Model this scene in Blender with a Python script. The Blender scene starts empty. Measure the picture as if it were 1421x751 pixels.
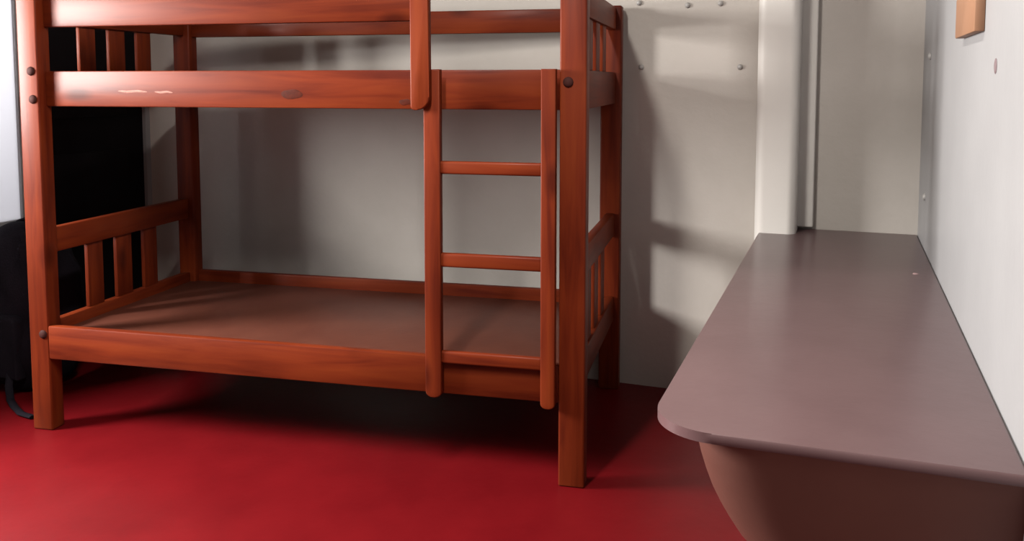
import bpy, bmesh, math, random
from mathutils import Vector, Matrix, Euler

random.seed(7)
sc = bpy.context.scene
COL = sc.collection

# ------------------------------------------------------------------ camera
CAM_POS = (0.716, -2.508, 1.2457)
YAW, PITCH = math.radians(20.784), math.radians(4.4644)
cam_d = bpy.data.cameras.new('camera')
cam_d.sensor_fit = 'HORIZONTAL'; cam_d.sensor_width = 36.0
cam_d.lens = 1216.07 / 1421 * 36.0
cam_d.shift_y = -(375.5 - 208.61) / 1421
cam_d.clip_start = 0.02
cam = bpy.data.objects.new('camera', cam_d); COL.objects.link(cam)
cam.location = CAM_POS
cam.rotation_euler = (math.radians(90) - PITCH, 0, YAW)
sc.camera = cam

# ------------------------------------------------------------------ world, window light, exposure
W = bpy.data.worlds.new('sky'); sc.world = W; W.use_nodes = True
bg = W.node_tree.nodes['Background']
bg.inputs[0].default_value = (0.80, 0.87, 1.0, 1); bg.inputs[1].default_value = 0.4

WIN_Y0, WIN_Y1, WIN_Z0, WIN_Z1 = -1.52, -0.60, 0.55, 2.15   # opening in the left wall
XL, XR, YB, YF, ZC = -2.56, 0.9765, 0.9748, -4.8, 2.7       # room
def area(name, loc, rot, sx, sy, power, col):
    l = bpy.data.lights.new(name, 'AREA'); l.shape = 'RECTANGLE'; l.size = sx; l.size_y = sy
    l.energy = power; l.color = col
    o = bpy.data.objects.new(name, l); COL.objects.link(o); o.location = loc; o.rotation_euler = rot
    return o
# daylight that comes in at the window of the left wall
area('window_daylight', (-3.20, -1.02, 1.60), (0, math.radians(-90), math.radians(6)), 0.90, 1.25, 410, (1.0, 0.965, 0.925))
LAMP = (-0.25, -1.70, 2.58)   # the ceiling tube lamp of the room, above the frame
area('ceiling_tube_light', LAMP, (0, 0, 0), 0.10, 1.2, 66, (1.0, 0.95, 0.88))

vs = sc.view_settings
vs.view_transform = 'Standard'; vs.look = 'None'; vs.gamma = 1.0; vs.use_curve_mapping = False
vs.exposure = 0.6

# ------------------------------------------------------------------ materials
def newmat(name):
    m = bpy.data.materials.new(name); m.use_nodes = True
    nt = m.node_tree
    return m, nt, nt.nodes['Principled BSDF']
def N(nt, typ, **kw):
    n = nt.nodes.new(typ)
    for k, v in kw.items():
        if k in n.inputs: n.inputs[k].default_value = v
        else: setattr(n, k, v)
    return n
def ramp(nt, stops):
    r = nt.nodes.new('ShaderNodeValToRGB'); e = r.color_ramp.elements
    while len(e) < len(stops): e.new(0.5)
    for i, (p, c) in enumerate(stops): e[i].position = p; e[i].color = (*c, 1)
    return r

def wood(name, axis, tint=0.38):
    m, nt, b = newmat(name); L = nt.links.new
    tc = N(nt, 'ShaderNodeTexCoord'); oi = N(nt, 'ShaderNodeObjectInfo')
    mp = N(nt, 'ShaderNodeMapping')
    s = [16, 16, 16]; s[axis] = 1.3
    mp.inputs['Scale'].default_value = s
    sh = N(nt, 'ShaderNodeVectorMath', operation='SCALE'); sh.inputs[0].default_value = (13, 7, 5)
    L(oi.outputs['Random'], sh.inputs['Scale'])
    ad = N(nt, 'ShaderNodeVectorMath', operation='ADD')
    L(tc.outputs['Object'], ad.inputs[0]); L(sh.outputs[0], ad.inputs[1]); L(ad.outputs[0], mp.inputs[0])
    n1 = N(nt, 'ShaderNodeTexNoise', Scale=1.6, Detail=5.0, Roughness=0.55, Distortion=0.5); L(mp.outputs[0], n1.inputs[0])
    n2 = N(nt, 'ShaderNodeTexNoise', Scale=2.3, Detail=2.0); L(ad.outputs[0], n2.inputs[0])
    r1 = ramp(nt, [(0.30, (0.215*tint, 0.026*tint, 0.009*tint)), (0.52, (0.36*tint, 0.052*tint, 0.014*tint)), (0.75, (0.44*tint, 0.076*tint, 0.018*tint))])
    L(n1.outputs[0], r1.inputs[0])
    r2 = ramp(nt, [(0.32, (0.62, 0.55, 0.55)), (0.62, (1.0, 1.0, 1.0))]); L(n2.outputs[0], r2.inputs[0])
    mx = N(nt, 'ShaderNodeMixRGB', blend_type='MULTIPLY'); mx.inputs[0].default_value = 0.8
    L(r1.outputs[0], mx.inputs[1]); L(r2.outputs[0], mx.inputs[2])
    # knots
    vo = N(nt, 'ShaderNodeTexVoronoi', Scale=1.0)
    mk = N(nt, 'ShaderNodeMapping'); k = [5.5, 5.5, 5.5]; k[axis] = 2.4; mk.inputs['Scale'].default_value = k
    L(ad.outputs[0], mk.inputs[0]); L(mk.outputs[0], vo.inputs[0])
    rk = ramp(nt, [(0.06, (0.35, 0.25, 0.25)), (0.17, (1, 1, 1))]); L(vo.outputs['Distance'], rk.inputs[0])
    m2 = N(nt, 'ShaderNodeMixRGB', blend_type='MULTIPLY'); m2.inputs[0].default_value = 0.8
    L(mx.outputs[0], m2.inputs[1]); L(rk.outputs[0], m2.inputs[2])
    L(m2.outputs[0], b.inputs['Base Color'])
    b.inputs['Roughness'].default_value = 0.46
    b.inputs['Specular IOR Level'].default_value = 0.10; b.inputs['Coat Weight'].default_value = 0.035; b.inputs['Coat Roughness'].default_value = 0.22
    bp = N(nt, 'ShaderNodeBump', Strength=0.06, Distance=0.01); L(n1.outputs[0], bp.inputs['Height']); L(bp.outputs[0], b.inputs['Normal'])
    return m
WX, WY, WZ = wood('varnished_wood_x', 0), wood('varnished_wood_y', 1), wood('varnished_wood_z', 2)

def flat(name, c1, c2, scale, rough, bump=0.0, bscale=60, coat=0.0, coatr=0.1, spec=0.5, detail=4.0):
    m, nt, b = newmat(name); L = nt.links.new
    tc = N(nt, 'ShaderNodeTexCoord')
    n1 = N(nt, 'ShaderNodeTexNoise', Scale=scale, Detail=detail, Roughness=0.6); L(tc.outputs['Object'], n1.inputs[0])
    r1 = ramp(nt, [(0.32, c1), (0.68, c2)]); L(n1.outputs[0], r1.inputs[0]); L(r1.outputs[0], b.inputs['Base Color'])
    b.inputs['Roughness'].default_value = rough; b.inputs['Specular IOR Level'].default_value = spec
    b.inputs['Coat Weight'].default_value = coat; b.inputs['Coat Roughness'].default_value = coatr
    if bump:
        n2 = N(nt, 'ShaderNodeTexNoise', Scale=bscale, Detail=3.0); L(tc.outputs['Object'], n2.inputs[0])
        bp = N(nt, 'ShaderNodeBump', Strength=bump, Distance=0.004); L(n2.outputs[0], bp.inputs['Height']); L(bp.outputs[0], b.inputs['Normal'])
    return m
M_WALL = flat('painted_plaster', (0.400, 0.372, 0.340), (0.450, 0.420, 0.388), 2.2, 0.5, 0.25, 45, spec=0.18)
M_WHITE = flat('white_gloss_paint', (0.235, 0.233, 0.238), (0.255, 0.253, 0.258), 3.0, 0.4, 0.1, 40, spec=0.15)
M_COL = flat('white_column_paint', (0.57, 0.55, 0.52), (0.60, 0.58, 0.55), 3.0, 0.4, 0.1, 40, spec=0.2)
M_CEIL = flat('bounce_cut_ceiling', (0.10, 0.06, 0.04), (0.14, 0.085, 0.06), 2.0, 0.6)  # unseen ceiling, made dark to cut the bounce light in the room
M_DARKWALL = flat('bounce_cut_front_wall', (0.16, 0.13, 0.12), (0.20, 0.165, 0.15), 2.0, 0.6)  # unseen wall behind the camera, darkened to weaken the fill light
M_FLOOR = flat('red_oxide_floor', (0.088, 0.0022, 0.0038), (0.118, 0.0036, 0.0055), 2.6, 0.36, 0.12, 26, spec=0.2)
M_DESK = flat('mauve_gloss_paint', (0.098, 0.056, 0.058), (0.113, 0.066, 0.068), 5.0, 0.30, 0.10, 30, spec=0.3)
M_BODY = flat('warm_brown_masonry', (0.102, 0.043, 0.033), (0.116, 0.050, 0.038), 5.0, 0.45, 0.12, 30, spec=0.2)  # warmer brown than the desk top
M_BOARD = flat('plywood_deck', (0.074, 0.022, 0.014), (0.092, 0.029, 0.018), 6.0, 0.42, 0.1, 40, spec=0.25)
M_DOOR = flat('black_door_paint', (0.004, 0.003, 0.004), (0.005, 0.004, 0.005), 4.0, 0.6, spec=0.1)
M_BAG = flat('dark_bag_cloth', (0.005, 0.0045, 0.007), (0.009, 0.007, 0.011), 9.0, 0.85, 0.4, 160, spec=0.1)
M_BLOCK = flat('raw_pine', (0.205, 0.10, 0.052), (0.24, 0.122, 0.068), 8.0, 0.55)
M_BOLT = flat('dark_bolt_metal', (0.030, 0.010, 0.008), (0.045, 0.014, 0.012), 30.0, 0.7, spec=0.1)
M_NAIL = flat('painted_nail', (0.29, 0.28, 0.27), (0.33, 0.32, 0.31), 30.0, 0.35)
M_SCUFF = flat('pale_scuff', (0.26, 0.12, 0.095), (0.33, 0.17, 0.14), 60.0, 0.6, spec=0.1)
M_KNOT = flat('dark_wood_knot', (0.040, 0.008, 0.004), (0.075, 0.012, 0.005), 60.0, 0.5, spec=0.1)
M_CHIP = flat('plaster_chip', (0.10, 0.06, 0.065), (0.16, 0.125, 0.13), 90.0, 0.8)
M_SPOT = flat('pale_paint_drop', (0.22, 0.14, 0.14), (0.25, 0.17, 0.17), 40.0, 0.5)
def glassmat():
    m, nt, b = newmat('window_glass')
    nt.nodes.remove(b)
    t = N(nt, 'ShaderNodeBsdfTransparent'); g = N(nt, 'ShaderNodeBsdfGlossy', Roughness=0.02)
    mx = N(nt, 'ShaderNodeMixShader'); mx.inputs[0].default_value = 0.06
    nt.links.new(t.outputs[0], mx.inputs[1]); nt.links.new(g.outputs[0], mx.inputs[2])
    nt.links.new(mx.outputs[0], nt.nodes['Material Output'].inputs[0])
    return m
M_GLASS = glassmat()
def frostmat():
    m, nt, b = newmat('frosted_glass'); nt.nodes.remove(b)
    t = N(nt, 'ShaderNodeBsdfTranslucent'); t.inputs[0].default_value = (0.29, 0.29, 0.305, 1)
    nt.links.new(t.outputs[0], nt.nodes['Material Output'].inputs[0])
    return m
M_FROST = frostmat()  # translucent pane that lights up as the added bright strip

# ------------------------------------------------------------------ mesh helpers
def link(name, bm, mat, parent=None, loc=(0, 0, 0), smooth=True):
    me = bpy.data.meshes.new(name)
    bmesh.ops.recalc_face_normals(bm, faces=bm.faces[:])
    if smooth:
        for f in bm.faces: f.smooth = True
        for e in bm.edges:
            if len(e.link_faces) == 2 and e.calc_face_angle(0) > math.radians(40): e.smooth = False
    bm.to_mesh(me); bm.free()
    me.materials.append(mat)
    o = bpy.data.objects.new(name, me); COL.objects.link(o); o.location = loc
    if parent: o.parent = parent
    return o
def tag(o, label=None, cat=None, group=None, kind=None):
    if label: o['label'] = label
    if cat: o['category'] = cat
    if group: o['group'] = group
    if kind: o['kind'] = kind
    return o
def box(name, x0, x1, y0, y1, z0, z1, mat, parent=None, bev=0.004, seg=2):
    c = ((x0 + x1) / 2, (y0 + y1) / 2, (z0 + z1) / 2)
    bm = bmesh.new(); bmesh.ops.create_cube(bm, size=1.0)
    bmesh.ops.scale(bm, vec=(x1 - x0, y1 - y0, z1 - z0), verts=bm.verts[:])
    if bev: bmesh.ops.bevel(bm, geom=bm.edges[:], offset=bev, segments=seg, profile=0.5, affect='EDGES')
    return link(name, bm, mat, parent, c)
def quads(name, rects, mat, kind='structure', parent=None):
    """thick slabs (boxes without bevel) joined: one plane surface cut round its openings"""
    bm = bmesh.new()
    for (x0, x1, y0, y1, z0, z1) in rects:
        m = Matrix.Translation(((x0+x1)/2, (y0+y1)/2, (z0+z1)/2)) @ Matrix.Diagonal((x1-x0, y1-y0, z1-z0, 1))
        bmesh.ops.create_cube(bm, size=1.0, matrix=m)
    bmesh.ops.remove_doubles(bm, verts=bm.verts[:], dist=1e-5)
    o = link(name, bm, mat, parent, smooth=False)
    if kind: o['kind'] = kind
    return o
def prism(name, pts, axis, a0, a1, mat, parent=None, loc=(0, 0, 0), bev=0.0, seg=3):
    """outline pts in the plane perpendicular to axis, extruded from a0 to a1"""
    bm = bmesh.new()
    def P(u, v, a): return {'x': (a, u, v), 'y': (u, a, v), 'z': (u, v, a)}[axis]
    v0 = [bm.verts.new(P(u, v, a0)) for u, v in pts]; v1 = [bm.verts.new(P(u, v, a1)) for u, v in pts]
    n = len(pts)
    bm.faces.new(v0); bm.faces.new(v1[::-1])
    for i in range(n): bm.faces.new((v0[i], v0[(i+1) % n], v1[(i+1) % n], v1[i]))
    if bev:
        caps = [e for e in bm.edges if all(v in v0 for v in e.verts) or all(v in v1 for v in e.verts)]
        bmesh.ops.bevel(bm, geom=caps, offset=bev, segments=seg, profile=0.5, affect='EDGES')
    return link(name, bm, mat, parent, loc)
def arc(cx, cy, r, a0, a1, n=8):
    return [(cx + r*math.cos(math.radians(a0 + (a1-a0)*i/n)), cy + r*math.sin(math.radians(a0 + (a1-a0)*i/n))) for i in range(n+1)]
def tube(name, pts, r, mat, parent=None, seg=8, flat_z=1.0):
    bm = bmesh.new(); rings = []
    for i, p in enumerate(pts):
        p = Vector(p); a = Vector(pts[max(i-1, 0)]); b = Vector(pts[min(i+1, len(pts)-1)])
        t = (b - a).normalized(); u = t.cross(Vector((0, 0, 1)))
        if u.length < 1e-3: u = Vector((1, 0, 0))
        u.normalize(); w = u.cross(t)
        rings.append([bm.verts.new(p + u*r*math.cos(2*math.pi*k/seg) + w*r*flat_z*math.sin(2*math.pi*k/seg)) for k in range(seg)])
    for q in range(len(rings)-1):
        for k in range(seg): bm.faces.new((rings[q][k], rings[q][(k+1) % seg], rings[q+1][(k+1) % seg], rings[q+1][k]))
    bm.faces.new(rings[0]); bm.faces.new(rings[-1][::-1])
    return link(name, bm, mat, parent)
def dome(name, loc, r, h, direction, mat, parent=None, seg=12):
    bm = bmesh.new()
    bmesh.ops.create_uvsphere(bm, u_segments=seg, v_segments=8, radius=1.0)
    bmesh.ops.scale(bm, vec=(r, r, h), verts=bm.verts[:])
    q = Vector((0, 0, 1)).rotation_difference(Vector(direction))
    bmesh.ops.rotate(bm, cent=(0, 0, 0), matrix=q.to_matrix(), verts=bm.verts[:])
    return link(name, bm, mat, parent, loc)
def empty(name, loc, rz=0):
    o = bpy.data.objects.new(name, None); COL.objects.link(o); o.location = loc; o.rotation_euler = (0, 0, rz)
    o.empty_display_size = 0.1
    return o

# ------------------------------------------------------------------ the room
T = 0.12
quads('floor', [(XL-T, XR+T, YF-T, YB+T, -0.1, 0)], M_FLOOR)['label'] = 'glossy red painted concrete floor'
quads('ceiling', [(XL-T, XR+T, YF-T, YB+T, ZC, ZC+0.1)], M_CEIL)
wall_back = quads('wall_back', [(XL-T, XR+T, YB, YB+T, 0, ZC)], M_WALL)
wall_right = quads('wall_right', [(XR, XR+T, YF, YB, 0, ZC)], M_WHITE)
quads('wall_front', [(XL-T, XR+T, YF-T, YF, 0, ZC)], M_DARKWALL)
DY0, DY1, DZ = 0.265, 0.945, 2.02
W2_Y0, W2_Y1, W2_Z0, W2_Z1 = -0.16, 0.225, 0.66, 2.10
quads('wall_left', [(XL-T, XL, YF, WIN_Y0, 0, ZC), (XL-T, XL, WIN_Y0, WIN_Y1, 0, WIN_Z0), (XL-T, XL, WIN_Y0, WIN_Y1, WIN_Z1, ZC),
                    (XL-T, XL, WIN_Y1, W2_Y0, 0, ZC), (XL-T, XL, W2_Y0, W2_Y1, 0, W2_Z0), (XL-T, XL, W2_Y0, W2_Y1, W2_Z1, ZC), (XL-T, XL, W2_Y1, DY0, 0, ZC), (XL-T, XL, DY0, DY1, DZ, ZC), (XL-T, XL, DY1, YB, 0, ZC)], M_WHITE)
# dark door in the left wall, beyond the bed
door = quads('door_1', [(XL-0.06, XL-0.02, DY0, DY1, 0.0, DZ)], M_DOOR)
for (a, b_) in ((0.12, 0.92), (1.08, 1.88)):
    box('door_panel', XL-0.022, XL-0.008, DY0+0.11, DY1-0.11, a, b_, M_DOOR, door, 0.004)
dome('door_handle', (XL+0.02, DY0+0.06, 1.0), 0.022, 0.03, (1, 0, 0), M_BOLT, door)
# window in the left wall
win = empty('window_1', (XL-0.05, (WIN_Y0+WIN_Y1)/2, WIN_Z0)); win['kind'] = 'structure'
def wpart(name, y0, y1, z0, z1, x0=XL-0.08, x1=XL-0.03, mat=M_WHITE):
    o = box(name, x0, x1, y0, y1, z0, z1, mat, None, 0.003); o.parent = win; o.location -= win.location; return o
wpart('window_frame', WIN_Y0, WIN_Y0+0.035, WIN_Z0, WIN_Z1); wpart('window_frame', WIN_Y1-0.035, WIN_Y1, WIN_Z0, WIN_Z1)
wpart('window_frame', WIN_Y0+0.035, WIN_Y1-0.035, WIN_Z0, WIN_Z0+0.035); wpart('window_frame', WIN_Y0+0.035, WIN_Y1-0.035, WIN_Z1-0.035, WIN_Z1)
wpart('pane', WIN_Y0+0.035, WIN_Y1-0.035, WIN_Z0+0.035, WIN_Z1-0.035, XL-0.058, XL-0.054, M_GLASS)

# added frosted pane beside the door, stands in for a brightly lit wall strip
win2 = empty('added_window_2', (XL-0.05, (W2_Y0+W2_Y1)/2, W2_Z0)); tag(win2, 'added narrow frosted pane for the bright strip at the far left edge', kind='structure')
o = box('pane', XL-0.02, XL-0.014, W2_Y0, W2_Y1, W2_Z0, W2_Z1, M_FROST, None, 0); o.parent = win2; o.location -= win2.location
# round-cornered column engaged in the back wall, and the trunking beside it
cx0, cx1, cy0 = 0.412, 0.560, 0.812
r = 0.035
pts = [(cx0, YB)] + arc(cx0+r, cy0+r, r, 180, 270) + arc(cx1-r, cy0+r, r, 270, 360) + [(cx1, YB)]
col = prism('trim_1', pts, 'z', 0, ZC, M_COL); tag(col, kind='structure', label='white round-cornered column on the back wall')
tr = box('trim_2', 0.556, 0.616, YB-0.038, YB, 0.70, ZC, M_COL, None, 0.006, 3); tag(tr, kind='structure', label='narrow white strip beside the column')
# nails and chips in the walls
for (x, z) in ((-0.063, 1.560), (0.256, 1.548), (0.13, 1.545), (-0.051, 1.305), (0.334, 1.303)):
    dome('nail', (x, YB-0.002, z), 0.011, 0.010, (0, -1, 0), M_NAIL, wall_back)
dome('plaster_chip', (XR-0.0005, -0.658, 1.275), 0.015, 0.002, (-1, 0, 0), M_CHIP, wall_right)
for (y, z) in ((0.70, 1.33), (0.72, 0.86)):
    dome('nail', (XR-0.001, y, z), 0.012, 0.008, (-1, 0, 0), M_NAIL, wall_right)

# ------------------------------------------------------------------ bunk bed
bed = empty('bunk_bed', (0, 0, 0), math.radians(7.2011))
tag(bed, 'reddish varnished wooden bunk bed with a ladder, standing along the back wall', 'bunk bed')
LN, PW, PD, DP = 2.0, 0.081, 0.062, 0.892       # length, post width, post depth, rear post front face
TOP = 1.545
for (x0, y0) in ((-LN, 0), (-PW, 0), (-LN, DP), (-PW, DP)):
    box('post', x0, x0+PW, y0, y0+PD, 0, TOP, WZ, bed, 0.006, 3)
# lower bunk
box('side_rail', -LN+PW, -PW, -0.002, 0.028, 0.263, 0.382, WX, bed, 0.005)
box('side_rail', -LN+PW, -PW, DP+0.02, DP+0.05, 0.263, 0.392, WX, bed, 0.005)
box('bunk_deck', -LN+0.035, -0.035, 0.028, DP+0.02, 0.325, 0.343, M_BOARD, bed, 0.002)
for i in range(4):
    xx = -1.75 + i*0.5
    box('deck_slat', xx-0.03, xx+0.03, 0.028, DP+0.02, 0.275, 0.325, WY, bed, 0.003)
# upper bunk, set back from the front of the posts
UF = 0.034
upper_rail = box('side_rail', -LN+PW, -PW, UF, UF+0.028, 1.160, 1.283, WX, bed, 0.005)
box('side_rail', -LN+PW, -PW, DP+0.02, DP+0.05, 1.160, 1.283, WX, bed, 0.005)
box('bunk_deck', -LN+0.035, -0.035, UF+0.028, DP+0.02, 1.215, 1.233, M_BOARD, bed, 0.002)
for i in range(4):
    xx = -1.75 + i*0.5
    box('deck_slat', xx-0.03, xx+0.03, UF+0.028, DP+0.02, 1.165, 1.215, WY, bed, 0.003)
box('guard_rail', -LN+PW, -0.506, UF, UF+0.028, 1.436, 1.540, WX, bed, 0.005)
box('guard_rail', -LN+PW, -PW, DP+0.02, DP+0.046, 1.444, 1.538, WX, bed, 0.005)
# ends: cross rails and three slats each, lower and upper
SL = ((0.252, 0.337), (0.415, 0.508), (0.585, 0.672))
for sx in (-LN+0.022, -0.022-0.034):
    for (z0, z1) in ((0.285, 0.385), (0.632, 0.722), (1.160, 1.283), (1.450, 1.538)):
        box('end_rail', sx, sx+0.034, PD, DP, z0, z1, WY, bed, 0.004)
    for (y0, y1) in SL:
        box('end_slat', sx+0.009, sx+0.025, y0, y1, 0.385, 0.632, WZ, bed, 0.003)
        box('end_slat', sx+0.009, sx+0.025, y0, y1, 1.283, 1.450, WZ, bed, 0.003)
# ladder: two stiles against the front rails, three rungs
LF = -0.030
for (x0, x1, zb) in ((-0.500, -0.447, 0.255), (-0.132, -0.087, 0.246)):
    pts = [(x0, 1.284), (x0, zb+0.02)] + arc((x0+x1)/2, zb+0.02, (x1-x0)/2, 180, 360, 8)[1:-1] + [(x1, zb+0.02), (x1, 1.284)]
    pts = [(x, z if z > zb+0.019 else zb+0.02+(z-zb-0.02)*0.7) for x, z in pts]
    prism('ladder_stile', pts, 'y', LF, -0.003, WZ, bed, bev=0.004)
for (z0, z1) in ((0.963, 1.003), (0.673, 0.717), (0.368, 0.408)):
    box('ladder_rung', -0.452, -0.128, LF+0.004, -0.004, z0, z1, WX, bed, 0.007, 3)
# upright that ends the guard rail, with a rounded foot
x0, x1, zb = -0.532, -0.472, 1.160
pts = [(x0, 1.56), (x0, zb+0.012)] + arc(x0+0.012, zb+0.012, 0.012, 180, 270, 4)[1:] + arc(x1-0.042, zb+0.042, 0.042, 270, 360, 8) + [(x1, 1.56)]
prism('guard_upright', pts, 'y', LF-0.026, LF+0.0, WZ, bed, bev=0.004)
# bolts
for (x, z) in ((-1.946, 1.283), (-1.942, 1.185), (-0.055, 1.245), (-1.941, 0.351)):
    dome('bolt', (x, -0.001, z), 0.016, 0.008, (0, -1, 0), M_BOLT, bed)

# ------------------------------------------------------------------ built-in desk along the right wall
desk = empty('wall_desk', (0.70, -0.1, 0))
tag(desk, 'long mauve-brown painted desk with a rounded corner, built along the right wall', 'desk')
def dparent(o): o.parent = desk; o.location -= desk.location; return o
ZD, XD, YD = 0.690, 0.428, -1.135
def top_outline(inset, rad):
    x, y = XD+inset, YD+inset
    return [(XR, y), (XR, YB), (x, YB)] + arc(x+rad, y+rad, rad, 180, 270, 14)
top = dparent(prism('desk_top', top_outline(0, 0.105), 'z', ZD-0.017, ZD, M_DESK, bev=0.0078, seg=4))
# curved masonry body under the top: sweeps in towards the wall as it goes down
bm = bmesh.new(); rings = []
prof = [(0.4901, -1.129, 0.674), (0.49, -1.1275, 0.67), (0.4887, -1.1161, 0.64), (0.4938, -1.1028, 0.605), (0.5009, -1.0902, 0.572), (0.5095, -1.0781, 0.54), (0.5211, -1.0667, 0.51), (0.535, -1.0553, 0.48), (0.5511, -1.0439, 0.45), (0.577, -1.0325, 0.42), (0.6096, -1.0211, 0.39), (0.6434, -1.0097, 0.36), (0.7009, -0.9983, 0.33), (0.823, -0.9869, 0.3), (0.9211, -0.9755, 0.27)]
for (x, y, z) in prof:
    rad = min(0.13, XR-x-0.002)
    rings.append([bm.verts.new(p) for p in [(XR, YB, z), (x, YB, z)] + [(px, py, z) for px, py in arc(x+rad, y+rad, rad, 180, 270, 12)] + [(XR, y, z)]])
for q in range(len(rings)-1):
    n = len(rings[0])
    for k in range(n): bm.faces.new((rings[q][k], rings[q][(k+1) % n], rings[q+1][(k+1) % n], rings[q+1][k]))
bm.faces.new(rings[0]); bm.faces.new(rings[-1][::-1])
dparent(link('desk_body', bm, M_BODY))
o = dome('paint_drop', (0.922, 0.253, ZD), 0.009, 0.003, (0, 0, 1), M_SPOT); o.parent = top

# ------------------------------------------------------------------ wooden block on the right wall
blk = box('wooden_block', XR-0.020, XR, -0.50, -0.17, 1.348, 1.440, M_BLOCK, None, 0.003)
tag(blk, 'small pale wooden block fixed high on the right white wall', 'block')

# ------------------------------------------------------------------ dark bag on the floor beyond the left post
bag = empty('bag', (-2.385, 0.10, 0)); tag(bag, 'dark soft bag standing on the floor beyond the left end of the bed', 'bag')
bm = bmesh.new(); bmesh.ops.create_cube(bm, size=1.0)
bmesh.ops.subdivide_edges(bm, edges=bm.edges[:], cuts=7, use_grid_fill=True)
for v in bm.verts:
    x, y, z = v.co*2
    k = 1 - 0.16*max(0, z)**2 - 0.05*max(0, -z)**4
    # round towards a super-ellipsoid
    l = (abs(x)**4 + abs(y)**4 + abs(z)**5)**0.22
    if l > 0: x, y, z = x/max(l, 1e-3)*max(abs(x), abs(y), abs(z)), y/max(l, 1e-3)*max(abs(x), abs(y), abs(z)), z/max(l, 1e-3)*max(abs(x), abs(y), abs(z))
    wob = 0.012*math.sin(9*z+4*x) + 0.010*math.sin(7*x-5*z+3*y)
    v.co = Vector((x*0.165*k + wob*0.4, y*0.145*k + wob, 0.34 + z*0.34 - 0.05*max(0, x)*max(0, z)))
zmin = min(v.co.z for v in bm.verts)
for v in bm.verts: v.co.z -= zmin
body = link('bag_body', bm, M_BAG, bag)
prism('front_pocket', [(-0.105, 0.08), (0.105, 0.08)] + arc(0.075, 0.30, 0.03, 0, 90, 4) + arc(-0.075, 0.30, 0.03, 90, 180, 4), 'y', -0.175, -0.12, M_BAG, bag, bev=0.012)
tube('carry_handle', [(-0.06, 0, 0.63), (-0.05, 0, 0.675), (0, 0, 0.69), (0.05, 0, 0.675), (0.06, 0, 0.63)], 0.010, M_BAG, bag)
tube('strap', [(0.06, -0.15, 0.16), (0.075, -0.18, 0.06), (0.10, -0.195, 0.012), (0.17, -0.235, 0.008), (0.25, -0.275, 0.008), (0.32, -0.285, 0.008)], 0.014, M_BAG, bag, flat_z=0.45)

# ------------------------------------------------------------------ ceiling tube lamp (above the frame)
lamp = empty('ceiling_lamp', (LAMP[0], LAMP[1], ZC)); tag(lamp, 'white tube lamp mounted on the ceiling in front of the bed', 'lamp')
box('lamp_housing', -0.05, 0.05, -0.64, 0.64, -0.06, 0.0, M_WHITE, lamp, 0.004)
tube('lamp_tube', [(0, -0.60, -0.085), (0, 0.60, -0.085)], 0.014, M_NAIL, lamp)
for sx in (-0.61, 0.61):
    box('tube_holder', -0.018, 0.018, sx-0.012, sx+0.012, -0.105, -0.055, M_WHITE, lamp, 0.003)

# ------------------------------------------------------------------ wear and knots on the front rail of the upper bunk
def mark(name, x, z, rx, rz, mat):
    bm = bmesh.new(); bmesh.ops.create_uvsphere(bm, u_segments=14, v_segments=8, radius=1.0)
    for v in bm.verts:
        v.co = Vector((v.co.x*rx, v.co.y*0.0012, v.co.z*rz + 0.0012*math.sin(v.co.x*5)))
    o = link(name, bm, mat, upper_rail); o.location = Vector((x, UF, z)) - upper_rail.location
mark('scuff_mark', -1.5689, 1.2130, 0.0594, 0.0045, M_SCUFF)
mark('scuff_mark', -1.4483, 1.2109, 0.0361, 0.0040, M_SCUFF)
mark('wood_knot', -0.9730, 1.2052, 0.040, 0.016, M_KNOT)
mark('wood_knot', -0.5813, 1.1817, 0.022, 0.010, M_KNOT)
